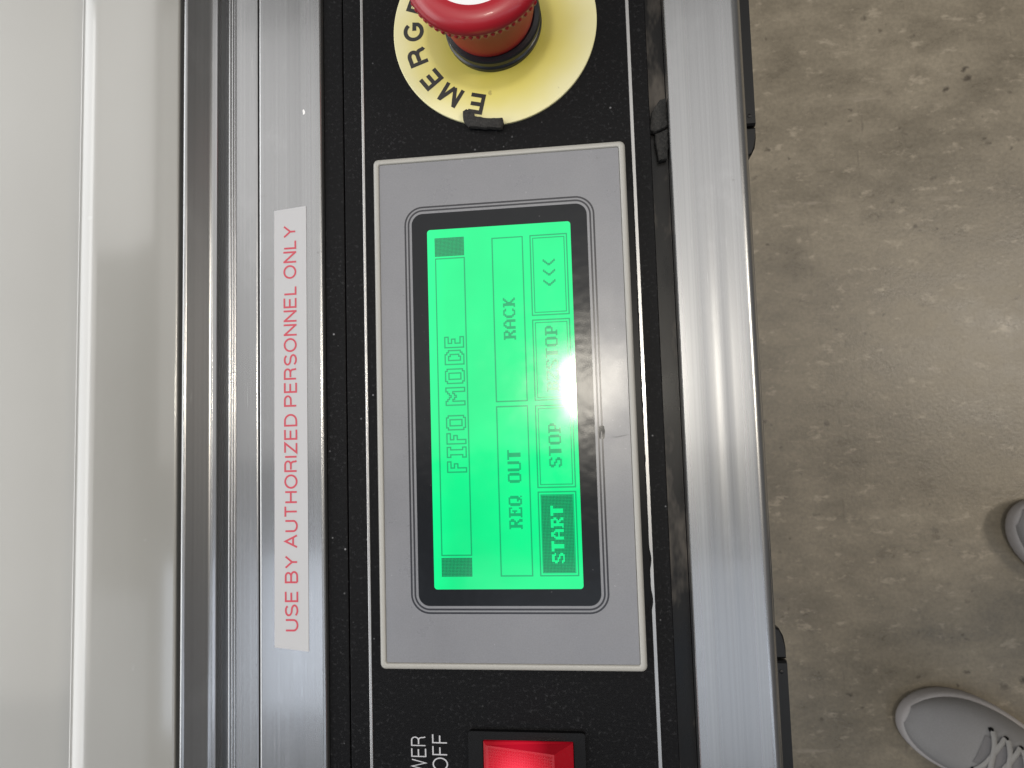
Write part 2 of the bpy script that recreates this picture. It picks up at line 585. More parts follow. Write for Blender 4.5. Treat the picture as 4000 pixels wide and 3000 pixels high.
# grotesque capitals as centre lines; width, strokes (closed strokes repeat the first point)
GLYPH = {
    'A': (0.80, [[(0, 0), (0.40, 1), (0.80, 0)], [(0.14, 0.34), (0.66, 0.34)]]),
    'B': (0.70, [[(0, 0), (0, 1), (0.38, 1)] + el(0.38, 0.765, 0.26, 0.235, 90, -90) + [(0.075, 0.53)], [(0, 0.53), (0.40, 0.53)] + el(0.40, 0.265, 0.30, 0.265, 90, -90) + [(0, 0)]]),
    'C': (0.80, [el(0.42, 0.5, 0.42, 0.5, 38, 322, 28)]),
    'D': (0.75, [[(0, 0.5), (0, 1), (0.32, 1)] + el(0.32, 0.5, 0.43, 0.5, 90, -90, 20) + [(0, 0), (0, 0.5)]]),
    'E': (0.64, [[(0.64, 1), (0, 1), (0, 0), (0.64, 0)], [(0, 0.52), (0.58, 0.52)]]),
    'F': (0.60, [[(0.60, 1), (0, 1), (0, 0)], [(0, 0.51), (0.52, 0.51)]]),
    'G': (0.84, [el(0.42, 0.5, 0.42, 0.5, 40, 330, 28) + [(0.80, 0.46), (0.46, 0.46)]]),
    'H': (0.70, [[(0, 0), (0, 1)], [(0.70, 0), (0.70, 1)], [(0, 0.52), (0.70, 0.52)]]),
    'I': (0.0, [[(0, 0), (0, 1)]]),
    'L': (0.54, [[(0, 1), (0, 0), (0.54, 0)]]),
    'M': (0.86, [[(0, -0.09), (0, 1.09)], [(0.86, -0.09), (0.86, 1.09)], [(0.01, 1.04), (0.43, 0.0)], [(0.85, 1.04), (0.43, 0.0)]]),
    'N': (0.70, [[(0, -0.07), (0, 1.07)], [(0.70, -0.07), (0.70, 1.07)], [(0.0, 1.0), (0.70, 0.0)]]),
    'O': (0.86, [el(0.43, 0.5, 0.43, 0.5, 90, 450, 32)]),
    'P': (0.68, [[(0, 0), (0, 1), (0.40, 1)] + el(0.40, 0.735, 0.28, 0.265, 90, -90) + [(0.075, 0.47)]]),
    'R': (0.70, [[(0, 0), (0, 1), (0.42, 1)] + el(0.42, 0.75, 0.26, 0.25, 90, -90) + [(0.105, 0.50)], [(0.42, 0.50)] + el(0.42, 0.27, 0.23, 0.23, 90, 0, 6) + [(0.66, 0.10), (0.71, 0)]]),
    'S': (0.68, [el(0.34, 0.745, 0.32, 0.255, 22, 262, 16) + el(0.35, 0.245, 0.34, 0.245, 88, -160, 16)]),
    'T': (0.70, [[(0, 1), (0.70, 1)], [(0.35, 1), (0.35, 0)]]),
    'U': (0.70, [[(0, 1)] + el(0.35, 0.33, 0.35, 0.33, 180, 360, 16) + [(0.70, 1)]]),
    'V': (0.78, [[(0, 1), (0.39, 0), (0.78, 1)]]),
    'W': (1.10, [[(0, 1), (0.275, 0), (0.55, 1), (0.825, 0), (1.10, 1)]]),
    'Y': (0.76, [[(0, 1), (0.38, 0.44), (0.76, 1)], [(0.38, 0.46), (0.38, 0)]]),
    'Z': (0.66, [[(0, 1), (0.66, 1), (0, 0), (0.66, 0)]]),
    '/': (0.34, [[(0, 0), (0.34, 1)]]),
}


def ribbon(pts, w):
    """flat stroke of width w along pts, mitred"""
    pts = [q for i, q in enumerate(pts) if i == 0 or math.hypot(q[0] - pts[i - 1][0], q[1] - pts[i - 1][1]) > 1e-5]
    closed = math.hypot(pts[0][0] - pts[-1][0], pts[0][1] - pts[-1][1]) < 1e-6
    P = pts[:-1] if closed else pts
    n = len(P)
    V = []
    for i in range(n):
        a = P[i - 1] if (i > 0 or closed) else None
        c = P[(i + 1) % n] if (i < n - 1 or closed) else None
        b = P[i]
        ds = []
        for u, v in ((a, b), (b, c)):
            if u is not None and v is not None:
                l = math.hypot(v[0] - u[0], v[1] - u[1]) or 1e-9
                ds.append(((v[0] - u[0]) / l, (v[1] - u[1]) / l))
        if len(ds) == 1:
            nx, ny, k = -ds[0][1], ds[0][0], 1.0
        else:
            nx, ny = -(ds[0][1] + ds[1][1]), ds[0][0] + ds[1][0]
            l = math.hypot(nx, ny) or 1e-9
            nx, ny = nx / l, ny / l
            k = 1.0 / max(0.38, nx * -ds[0][1] + ny * ds[0][0])
        V.append((b[0] + nx * w / 2 * k, b[1] + ny * w / 2 * k))
        V.append((b[0] - nx * w / 2 * k, b[1] - ny * w / 2 * k))
    F = [(2 * i, 2 * i + 1, (2 * i + 3) % (2 * n), (2 * i + 2) % (2 * n)) for i in range(n if closed else n - 1)]
    return V, F


def text_polys(body, sw=0.145, gap=0.16, space=0.34):
    """stroked capitals, cap height 1; returns [(x, y, layer)], faces and total width"""
    V, F, x, layer = [], [], 0.0, 0
    for ch in body:
        if ch == ' ':
            x += space
            continue
        wd, strokes = GLYPH[ch]
        for k, stx in enumerate(strokes):
            q = [(x + sw / 2 + px, sw / 2 + py * (1 - sw)) for px, py in stx]
            v, f = ribbon(q, sw)
            o = len(V)
            V += [(a, b, k) for a, b in v]
            F += [tuple(i + o for i in g) for g in f]
        x += wd + sw + gap
    return V, F, x - gap


def text_up(name, body, xb, xt, y0, y1, z, mat, parent, sw=0.132):
    """printed text that reads along +y; xb baseline, xt cap top"""
    V, F, wd = text_polys(body, sw)
    W = [(xb + (xt - xb) * v[1], y0 + (y1 - y0) * v[0] / wd, z + 0.004 * v[2]) for v in V]
    return link(name, W, F, mat, parent)


# ------------------------------------------------------------------ setting: floor
FZ = -800.0
fl = link('floor', [(-2500, -3000, FZ), (3500, -3000, FZ), (3500, 3000, FZ), (-2500, 3000, FZ)], [(0, 1, 2, 3)], M['floor'])
fl['kind'] = 'structure'

Y0, Y1 = -330.0, 330.0

# ------------------------------------------------------------------ cream machine cover
cover = thing('machine_cover', 'cream enamelled sheet metal machine cover with a rounded raised edge beside the inner rail', 'machine cover', (-250, 0, -800))
crown = arc(-129.4, -14.0, 18.0, 90, 115, 12) + arc(-129.4 - 15.0 * math.sin(math.radians(25)), -14.0 + 15.0 * math.cos(math.radians(25)), 3.0, 115, 180, 8)[1:]                      # rounded crown of the pressed edge
foot = arc(-144.74, -8.0, 6.0, 0, -90, 10)
extrude('pressed_sheet', [(-101.9, -30), (-101.9, 3.2)] + arc(-102.7, 3.2, 0.8, 0, 90, 5) + [(-118, 4.0), (-129.1, 4.0)] + crown + foot + [(-160, -14), (-520, -14), (-520, -17), (-108, -17), (-108, -30)], Y0, Y1, M['cream'], cover, 30)
extrude('cabinet_body', [(-520, -799), (-520, -40), (-110, -40), (-110, -799)], Y0, Y1, M['cream'], cover)

# ------------------------------------------------------------------ inner aluminium rail
def bead(cx, z, r):
    return arc(cx, z, r, 180, 0, 6)


inner = [(-98.5, -30), (-98.5, 6.3)] + arc(-97.6, 6.3, 0.9, 180, 48, 8)
inner += [(-96.9, 6.87), (-96.75, 6.7), (-92.6, 2.22), (-92.4, 2.0), (-91.8, 1.55), (-91.63, 1.5), (-90.35, 1.5), (-90.2, 1.3), (-90.2, -4.5), (-86.6, -4.5), (-86.55, 0.9)]
inner += bead(-86.1, 1.1, 0.42) + bead(-85.2, 1.1, 0.36) + bead(-84.4, 1.1, 0.36)
inner += [(-83.9, 1.1), (-83.6, 1.5), (-83.3, 1.5), (-77.3, 1.5), (-77.0, 1.5), (-76.7, 1.35), (-76.55, -1.5), (-76.15, -1.5), (-76.1, 1.35), (-75.8, 1.5), (-75.5, 1.5), (-56.9, 1.5)]
inner += arc(-56.5, 0.6, 0.9, 90, 0, 7) + [(-55.6, -30)]
rail1 = extrude('aluminium_rail', inner, Y0, Y1, M['alu'], None, 30)
tag(rail1, 'wide grooved aluminium rail between cream cover and black panel, carrying the warning label', 'aluminium rail')

prism('dent', [(-61.7, 94.9), (-61.35, 95.3), (-60.9, 94.5), (-60.95, 93.7), (-61.5, 93.5)], 1.45, 1.53, plain('bare_nick', (0.8, 0.8, 0.8), 0.35), rail1)

# ------------------------------------------------------------------ black control panel plate
panel = thing('control_panel', 'dusty black control panel plate holding the touchscreen, framed by two silver lines', 'control panel', (0, 0, -2))
pp = [(-55.2, -3.0), (-55.2, -0.2), (-55.0, 0.0), (-54.8, 0.0), (-49.5, 0.0), (-49.3, 0.0), (-49.1, -0.12), (-49.05, -1.1), (-48.65, -1.1), (-48.6, -0.12), (-48.4, 0.0), (-48.2, 0.0), (45.5, 0.0), (45.8, 0.0), (46.06, -0.25), (46.06, -3.0)]
extrude('plate', pp, Y0, Y1, M['panel'], panel, 30)
extrude('trim_line', [(-42.95, 0.01), (-42.85, 0.22), (-42.6, 0.26), (-42.48, 0.14), (-42.36, 0.26), (-42.15, 0.22), (-42.05, 0.01)], Y0, Y1, M['trim'], panel, 60)
# right line, chipped along the touchscreen
rv, rf = [], []
ys = [Y0, -62] + [-60 + 1.1 * i for i in range(118)] + [72, Y1]
for i, y in enumerate(ys):
    chip = 0.0
    if -60 < y < 70:
        chip = max(0.0, random.gauss(0.0, 0.03)) + (0.45 * max(0, math.sin((y + 60) * 0.55)) if y < -42 else 0)
        if random.random() < 0.04 and y < 0:
            chip += 0.15
    chip = min(chip, 0.75)
    a = 40.18 + chip
    rv += [(a, y, 0.01), (a + 0.1, y, 0.24), (41.15, y, 0.26), (41.28, y, 0.01)]
    if i:
        for k in range(3):
            rf.append(((i - 1) * 4 + k, (i - 1) * 4 + k + 1, i * 4 + k + 1, i * 4 + k))
link('trim_line', rv, rf, M['trim'], panel, 60)
# black sealant along the display's outer side
so = [(39.9 + random.uniform(-0.15, 0.22), 62 - i * 2.0) for i in range(61)]
prism('sealant_strip', [(38.2, 62)] + [(38.2, -58.6)] + so[::-1], 0.05, 0.6, plain('black_sealant', (0.003, 0.003, 0.0035), 0.3, spec=0.12), panel, 35)
text_up('lettering', 'POWER', -26.1, -30.6, -113.6, -96.15, 0.05, M['grey_ink'], panel, 0.09)
text_up('lettering', 'ON/OFF', -19.7, -24.3, -116.0, -95.3, 0.05, M['grey_ink'], panel, 0.09)

# ------------------------------------------------------------------ channel and outer rail
chan = extrude('channel_liner', [(46.3, -12), (46.3, -4.0), (51.3, -4.0), (51.3, -12)], Y0, Y1, M['channel'], None)
tag(chan, 'narrow worn black channel between control panel and outer aluminium rail', 'channel')
outer = [(51.44, -12), (51.44, 1.2), (51.7, 1.5), (52.0, 1.5), (58.2, 1.5), (58.8, 1.46), (61.4, 1.46), (62.0, 1.5), (63.8, 1.5), (64.3, 1.47), (66.0, 1.47), (66.6, 1.5), (70.2, 1.5)]
outer += arc(70.6, -1.7, 3.2, 90, 8, 12) + [(74.0, -1.8), (74.35, -2.3), (74.4, -3.2), (74.1, -40), (51.44, -40)]
rail2 = extrude('aluminium_rail', outer, Y0, Y1, M['alu'], None, 30)
tag(rail2, 'smooth aluminium rail with rounded edge next to the concrete floor', 'aluminium rail')

# ------------------------------------------------------------------ black moulded strips under the outer rail
def bumper(name, ya, yb, label, end):
    t = thing(name, label, 'edge strip', (77, (ya + yb) / 2, -24), 'black strips under the outer rail')
    s = 1 if yb > ya else -1
    cut = ya + s * 9.5
    body = [(74.6, cut + s * 0.6), (80.0, cut + s * 0.6), (80.2, yb), (74.6, yb)]
    prism('strip_body', body, -24, -13.5, M['bumper'], t, 35, 0.6)
    cap = [(74.6, ya), (76.6, ya), (78.4, ya + s * 0.8), (79.5, ya + s * 3), (80.0, ya + s * 6), (80.05, cut), (74.6, cut)]
    prism('end_cap', cap, -24, -13.9, M['bumper'], t, 35, 0.6)
    lathe('screw', [(0.55, -13.5), (0.55, -13.25), (0.3, -13.15)], 78.2, cut + s * 3.6, M['bumper'], t, 12)
    return t


bumper('edge_strip', 75.3, 240, 'black moulded strip with rounded end under the outer rail, nearest the emergency button', 0)
bumper('edge_strip', -68.3, -240, 'black moulded strip with rounded end under the outer rail, nearest the shoes', 0)

# ------------------------------------------------------------------ warning label
lab = link('warning_label', [(-71.15, 62.97, 1.5), (-60.73, 63.89, 1.5), (-60.83, -71.81, 1.5), (-71.47, -70.62, 1.5),
                             (-71.15, 62.97, 1.66), (-60.73, 63.89, 1.66), (-60.83, -71.81, 1.66), (-71.47, -70.62, 1.66)],
           [(4, 5, 6, 7), (0, 1, 5, 4), (1, 2, 6, 5), (2, 3, 7, 6), (3, 0, 4, 7)], M['white_label'])
tag(lab, 'long white sticker reading USE BY AUTHORIZED PERSONNEL ONLY in red on the rail', 'label')
text_up('lettering', 'USE BY AUTHORIZED PERSONNEL ONLY', -64.0, -68.2, -65.95, 57.95, 1.72, M['red_ink'], lab)

# ------------------------------------------------------------------ touchscreen
hmi = thing('touchscreen_display', 'grey operator touchscreen with glowing green screen set in the black panel', 'touchscreen', (0, 0, 0))
ox0, ox1, oy0, oy1 = -38.0, 38.0, -75.65, 75.65


def rr3(inset, r, z):
    return [(x, y, z) for x, y in rrect(ox0 + inset, ox1 - inset, oy0 + inset, oy1 - inset, r, 6)]


loops('bezel', [rr3(0, 1.6, -1), rr3(0, 1.6, 4.1), rr3(0.25, 1.4, 4.7), rr3(0.7, 1.1, 5.0), rr3(1.5, 0.7, 5.0), rr3(1.75, 0.55, 4.85), rr3(1.9, 0.5, 4.2)], M['bezel'], hmi, False, True, 50)
mem = loops('front_membrane', [rr3(2.0, 0.5, 4.2), rr3(2.0, 0.5, 4.68)], M['membrane'], hmi, False, True, 20)
sx0, sx1, sy0, sy1 = -28.5, 28.4, -60.0, 60.0


def st(inset, r=5.6):
    return rrect(sx0 + inset, sx1 - inset, sy0 + inset, sy1 - inset, max(0.5, r - inset), 10)


ring_band('printed_outline', st(0), st(0.52), 4.6, 4.70, M['stripe'], mem)
ring_band('printed_outline', st(1.02), st(1.54), 4.6, 4.70, M['stripe'], mem)
prism('window_border', st(2.25), 4.6, 4.71, M['border'], hmi)
# scuffed spot in the outline and a crease in the film
prism('scuff', [(27.3, -7.6), (27.6, -7.3), (28.7, -7.5), (28.95, -9.0), (28.7, -11.0), (28.3, -11.3), (28.1, -9.0), (27.8, -9.0), (27.7, -11.2), (27.25, -11.0), (27.15, -9.0)], 4.6, 4.725, M['border'], mem)
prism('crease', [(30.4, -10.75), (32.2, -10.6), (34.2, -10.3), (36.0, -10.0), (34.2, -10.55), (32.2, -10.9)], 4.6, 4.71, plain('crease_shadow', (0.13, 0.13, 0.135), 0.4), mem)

screen = prism('screen', rrect(-21.55, 21.27, -53.05, 52.6, 0.9, 5), 4.6, 4.76, M['lcd'], hmi)
ZL = 4.80
DOT = 0.411


def quads(name, rects, mat, z=ZL):
    V, F = [], []
    for x0, x1, y0, y1 in rects:
        k = len(V)
        V += [(x0, y0, z), (x1, y0, z), (x1, y1, z), (x0, y1, z)]
        F.append((k, k + 1, k + 2, k + 3))
    return link(name, V, F, mat, screen)


def frame_rects(x0, x1, y0, y1, w=DOT):
    return [(x0, x0 + w, y0, y1), (x1 - w, x1, y0, y1), (x0 + w, x1 - w, y0, y0 + w), (x0 + w, x1 - w, y1 - w, y1)]


LW = 0.36
quads('title_box', frame_rects(-19.3, -10.25, -43.6, 43.85, LW), M['lcd_dot'])
quads('readout_box', frame_rects(-2.15, 7.2, -49.5, -0.85, LW), M['lcd_dot'])
quads('readout_box', frame_rects(-2.15, 7.2, 0.3, 49.05, LW), M['lcd_dot'])


def dither(x0, x1, y0, y1, mask=None):
    """block of separate lcd dots with hairline gaps"""
    out = []
    nx = int(round((x1 - x0) / DOT))
    ny = int(round((y1 - y0) / DOT))
    dx, dy = (x1 - x0) / nx, (y1 - y0) / ny
    for i in range(nx):
        for j in range(ny):
            if mask and mask(i, j, nx, ny):
                continue
            out.append((x0 + i * dx, x0 + (i + 0.90) * dx, y0 + j * dy, y0 + (j + 0.90) * dy))
    return out


quads('dark_block', dither(-19.25, -10.3, -49.45, -44.1), M['lcd_block'])
quads('dark_block', dither(-19.3, -10.4, 44.35, 50.0), M['lcd_block'])

FONT = {
    'S': ["0111110", "1100011", "1100000", "0111000", "0001110", "0000011", "1100011", "0111110"],
    'T': ["1111111", "0011100", "0011100", "0011100", "0011100", "0011100", "0011100", "0011100"],
    'A': ["0011100", "0110110", "1100011", "1100011", "1111111", "1100011", "1100011", "1100011"],
    'R': ["1111110", "0110011", "0110011", "0111110", "0111100", "0110110", "0110011", "1110011"],
    'O': ["0111110", "1100011", "1100011", "1100011", "1100011", "1100011", "1100011", "0111110"],
    'P': ["1111110", "0110011", "0110011", "0110011", "0111110", "0110000", "0110000", "1111000"],
    'B': ["1111110", "0110011", "0110011", "0111110", "0110011", "0110011", "0110011", "1111110"],
    'Z': ["1111111", "1000011", "0000110", "0001100", "0011000", "0110000", "1100001", "1111111"],
    'C': ["0011110", "0110011", "1100000", "1100000", "1100000", "1100000", "0110011", "0011110"],
    'K': ["1110011", "0110110", "0111100", "0111000", "0111000", "0111100", "0110110", "1110011"],
    'E': ["1111111", "0110001", "0110100", "0111100", "0110100", "0110000", "0110001", "1111111"],
    'Q': ["0111110", "1100011", "1100011", "1100011", "1100011", "1101111", "1100110", "0111101"],
    'U': ["1100011", "1100011", "1100011", "1100011", "1100011", "1100011", "1100011", "0111110"],
    '<': ["0000011", "0000110", "0001100", "0011000", "0011000", "0001100", "0000110", "0000011"],
    ' ': ["0000000"] * 8,
}


def word_bits(word, adv=8):
    bits = set()
    for k, ch in enumerate(word):
        for r, row in enumerate(FONT[ch]):
            for c, b in enumerate(row):
                if b == '1':
                    bits.add((k * adv + c, r))
    return bits


def word(name, w, xt, xb, y0, y1, mat):
    """dots; letter tops at xt (towards -x), bottoms at xb; reads along +y"""
    bits = word_bits(w)
    ncol = len(w) * 8 - 1
    dy, dx = (y1 - y0) / ncol, (xb - xt) / 8
    rects = []
    # merge runs along the reading direction
    for r in range(8):
        c = 0
        while c < ncol:
            if (c, r) in bits:
                e = c
                while (e, r) in bits:
                    e += 1
                rects.append((xt + r * dx, xt + (r + 1) * dx, y0 + c * dy, y0 + e * dy))
                c = e
            else:
                c += 1
    return quads(name, rects, mat)


word('screen_text', 'RACK', 0.75, 4.3, 18.4, 30.85, M['lcd_dot'])
word('screen_text', 'REQ OUT', 0.75, 4.6, -36.2, -13.6, M['lcd_dot'])

# bold outlined title FIFO MODE
TITLE = {  # skeleton cells; the outline is grown round them
    'F': ["11111", "11111", "11000", "11000", "11110", "11110", "11000", "11000", "11000", "11000", "11000"],
    'I': ["1111", "1111", "0110", "0110", "0110", "0110", "0110", "0110", "0110", "1111", "1111"],
    'O': ["0111110", "1111111", "1100011", "1100011", "1100011", "1100011", "1100011", "1100011", "1100011", "1111111", "0111110"],
    'M': ["110000011", "111000111", "111101111", "111111111", "110111011", "110010011", "110000011", "110000011", "110000011", "110000011", "110000011"],
    'D': ["1111100", "1111110", "1100111", "1100011", "1100011", "1100011", "1100011", "1100011", "1100111", "1111110", "1111100"],
    'E': ["11111", "11111", "11000", "11000", "11110", "11110", "11000", "11000", "11000", "11111", "11111"],
}
rects = []
starts = [('F', -19.6, -16.6), ('I', -15.3, -12.4), ('F', -11.4, -8.4), ('O', -7.3, -3.2), ('M', -0.1, 5.0), ('O', 6.3, 10.5), ('D', 11.9, 16.0), ('E', 17.0 - 0.1, 20.0)]
for ch, ya, yb in starts:
    g = TITLE[ch]
    H, Wd = len(g), len(g[0])
    cells = {(c, r) for r in range(H) for c in range(Wd) if g[r][c] == '1'}
    # outline drawn as thin bars on the cell borders
    dy = (yb - ya) / Wd
    dx = (-11.28 + 16.86) / H
    t = 0.185
    for (c, r) in cells:
        x0, x1 = -16.86 + r * dx, -16.86 + (r + 1) * dx
        y0_, y1_ = ya + c * dy, ya + (c + 1) * dy
        if (c - 1, r) not in cells:
            rects.append((x0 - t, x1 + t, y0_ - t, y0_ + t))
        if (c + 1, r) not in cells:
            rects.append((x0 - t, x1 + t, y1_ - t, y1_ + t))
        if (c, r - 1) not in cells:
            rects.append((x0 - t, x0 + t, y0_ - t, y1_ + t))
        if (c, r + 1) not in cells:
            rects.append((x1 - t, x1 + t, y0_ - t, y1_ + t))
V, F = [], []
for i, (x0, x1, y0_, y1_) in enumerate(rects):
    k = len(V)
    z = ZL + 0.00002 * i
    V += [(x0, y0_, z), (x1, y0_, z), (x1, y1_, z), (x0, y1_, z)]
    F.append((k, k + 1, k + 2, k + 3))
link('screen_title', V, F, M['lcd_dot'], screen)


def soft_key(y0, y1, text, ta, tb, inverse=False):
    x0, x1 = 9.15, 20.2
    key = quads('soft_key', frame_rects(x0, x1, y0, y1, LW) + frame_rects(x0 + 0.8, x1 - 0.8, y0 + 0.85, y1 - 0.85, 0.28), M['lcd_dot'])
    if inverse:
        bits = word_bits(text)
        n = len(text) * 8 - 1
        bx0, bx1, by0, by1 = x0 + 1.1, x1 - 1.1, y0 + 1.15, y1 - 1.15
        nx, ny = int(round((bx1 - bx0) / DOT)), int(round((by1 - by0) / DOT))
        ci, cj = (nx - 9) // 2, (ny - n) // 2

        def mask(i, j, a, b):
            r = int((i - ci) * 8 / 9)
            return 0 <= i - ci < 9 and (j - cj, r) in bits
        quads('key_fill', dither(bx0, bx1, by0, by1, mask), M['lcd_block'])
    else:
        word('screen_text', text, 12.8, 16.4, ta, tb, M['lcd_dot'])


soft_key(-49.5, -25.65, 'START', 0, 0, True)
soft_key(-24.7, -0.95, 'STOP', -18.9, -6.3)
soft_key(0.3, 24.05, 'BZSTOP', 2.85, 22.0)
soft_key(25.1, 49.15, '<<<', 33.0, 41.7)

# ------------------------------------------------------------------ emergency stop button
es = thing('emergency_stop_button', 'red mushroom emergency stop button with white top on a yellow ring plate', 'emergency button', (-0.2, 117.1, 0))
CX, CY = -0.2, 117.1
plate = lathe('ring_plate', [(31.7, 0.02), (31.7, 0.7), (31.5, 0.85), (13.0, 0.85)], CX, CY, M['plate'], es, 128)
lv, lf = [], []
for k, ch in enumerate('EMERGENCY'):
    a = math.radians(256.0 - 19.3 * k)
    V, F, wd = text_polys(ch, 0.195)
    s = 6.5
    off = len(lv)
    ur = (math.cos(a), math.sin(a))
    ut = (math.sin(a), -math.cos(a))      # clockwise
    for vx, vy, layer in V:
        q = (vx - wd / 2) * s * 0.95
        rr = 22.0 + vy * s
        lv.append((CX + ur[0] * rr + ut[0] * q, CY + ur[1] * rr + ut[1] * q, 0.90 + 0.004 * layer))
    lf += [tuple(i + off for i in f) for f in F]
link('lettering', lv, lf, M['black_ink'], plate)
lathe('collar', [(15.0, 0.85), (15.0, 2.2), (14.7, 2.5), (14.3, 2.7), (14.3, 3.3), (14.8, 3.6), (14.9, 5.2), (14.5, 5.8), (13.2, 6.0), (12.6, 5.6)], CX, CY, M['estop_black'], es, 96)
HX = CX - 1.2
lathe('stem', [(12.4, 4.5), (13.2, 6.4), (13.7, 9.0), (14.6, 15.0), (16.0, 22.5), (17.2, 25.4)], HX + 0.7, CY, M['estop_stem'], es, 96)
NT = 60


def teeth(k, i):
    return 0.55 if (k in (1, 2)) and (i % 4 < 2) else 0.0


lathe('mushroom_head', [(17.0, 25.2), (19.0, 25.5), (19.3, 26.6), (19.45, 26.8), (19.7, 27.8), (19.5, 28.9), (18.8, 30.0), (17.6, 30.8), (16.0, 31.3), (14.6, 31.4), (13.4, 31.2)], HX, CY, M['estop_red'], es, NT * 4, 50, teeth)
lathe('white_disc', [(13.3, 30.8), (13.3, 31.22), (13.0, 31.3), (6, 31.5)], HX, CY, M['white_disc'], es, 64)

# ------------------------------------------------------------------ rocker switch
sw = thing('rocker_switch', 'glowing red power rocker switch in a black frame at the end of the panel', 'switch', (3.4, -107, 0))
bx0, bx1, by0, by1 = -13.35, 20.05, -122.8, -93.7
ring_band('switch_frame', rrect(bx0, bx1, by0, by1, 0.8, 4), rrect(-9.2, 16.9, -119.7, -96.0, 0.5, 4), -1.0, 1.6, M['black_plastic'], sw)
yA, yB = -119.4, -96.3
RV = [(-8.9, yA, -0.5), (16.6, yA, -0.5), (16.6, yB, -0.5), (-8.9, yB, -0.5),
      (-8.9, yA, 1.9), (16.6, yA, 1.6), (16.6, yB, 1.6), (-8.9, yB, 1.9),
      (-8.1, yA + 0.7, 2.7), (11.6, yA + 0.7, 7.4), (11.6, yB - 0.7, 7.4), (-8.1, yB - 0.7, 2.7)]
RF = [(0, 1, 5, 4), (1, 2, 6, 5), (2, 3, 7, 6), (3, 0, 4, 7), (4, 5, 9, 8), (5, 6, 10, 9), (6, 7, 11, 10), (7, 4, 8, 11), (8, 9, 10, 11)]
rocker = link('rocker', RV, RF, M['rocker'], sw)
# fine prism ribs on the lens
V, F = [], []
nx, ny = 26, 26
for i in range(nx):
    for j in range(ny):
        u0, u1 = i / nx, (i + 0.8) / nx
        w0, w1 = j / ny, (j + 0.8) / ny
        P = []
        for (u, w, h) in ((u0, w0, 0.03), (u1, w0, 0.03), (u1, w1, 0.03), (u0, w1, 0.03), ((u0 + u1) / 2, (w0 + w1) / 2, 0.28)):
            x = -7.4 + 18.4 * u
            P.append((x, -118.0 + 20.6 * w, 2.7 + (x + 8.1) / 19.7 * 4.7 + h))
        k = len(V)
        V += P
        F += [(k, k + 1, k + 4), (k + 1, k + 2, k + 4), (k + 2, k + 3, k + 4), (k + 3, k, k + 4)]
rb = link('lens_ribs', V, F, M['rocker'], rocker)
rb['kind'] = 'stuff'

# ------------------------------------------------------------------ loose foam scraps
def scrap(name, poly, z0, z1, label):
    P = []
    n = len(poly)
    for i in range(n):
        a, b = poly[i], poly[(i + 1) % n]
        m = max(1, int(math.hypot(b[0] - a[0], b[1] - a[1]) / 0.8))
        for k in range(m):
            t = k / m
            P.append((a[0] + (b[0] - a[0]) * t + random.uniform(-.12, .12), a[1] + (b[1] - a[1]) * t + random.uniform(-.12, .12)))
    o = prism(name, P, z0, z1, M['foam'], None, 50, 0.25)
    tag(o, label, 'foam scrap')
    return o


scrap('foam_scrap', [(-10.1, 89.7), (-9.2, 90.25), (-6.95, 89.2), (-6.7, 87.9), (-3.0, 87.05), (2.1, 86.5), (2.2, 85.1), (1.65, 83.45), (-8.55, 84.7), (-10.1, 86.9)], 0.95, 2.6,
      'small black L-shaped foam scrap stuck over the lower edge of the yellow plate')
scrap('foam_scrap', [(45.9, 80.8), (46.8, 86.5), (49.3, 89.7), (51.2, 90.4), (51.2, 81.5), (47.6, 80.2)], -3.9, -1.0,
      'upper torn black foam lump in the channel beside the emergency button')
scrap('foam_scrap', [(47.6, 79.6), (51.2, 80.8), (51.25, 75.0), (50.6, 71.6), (48.4, 71.5), (47.4, 77.3)], -3.9, -1.4,
      'lower rounded black foam lump in the channel beside the touchscreen corner')

# ------------------------------------------------------------------ person: grey lace-up shoes and dark trousers
person = thing('person', 'person in light grey lace-up shoes standing on the concrete floor facing the machine', 'person', (620, -360, FZ))


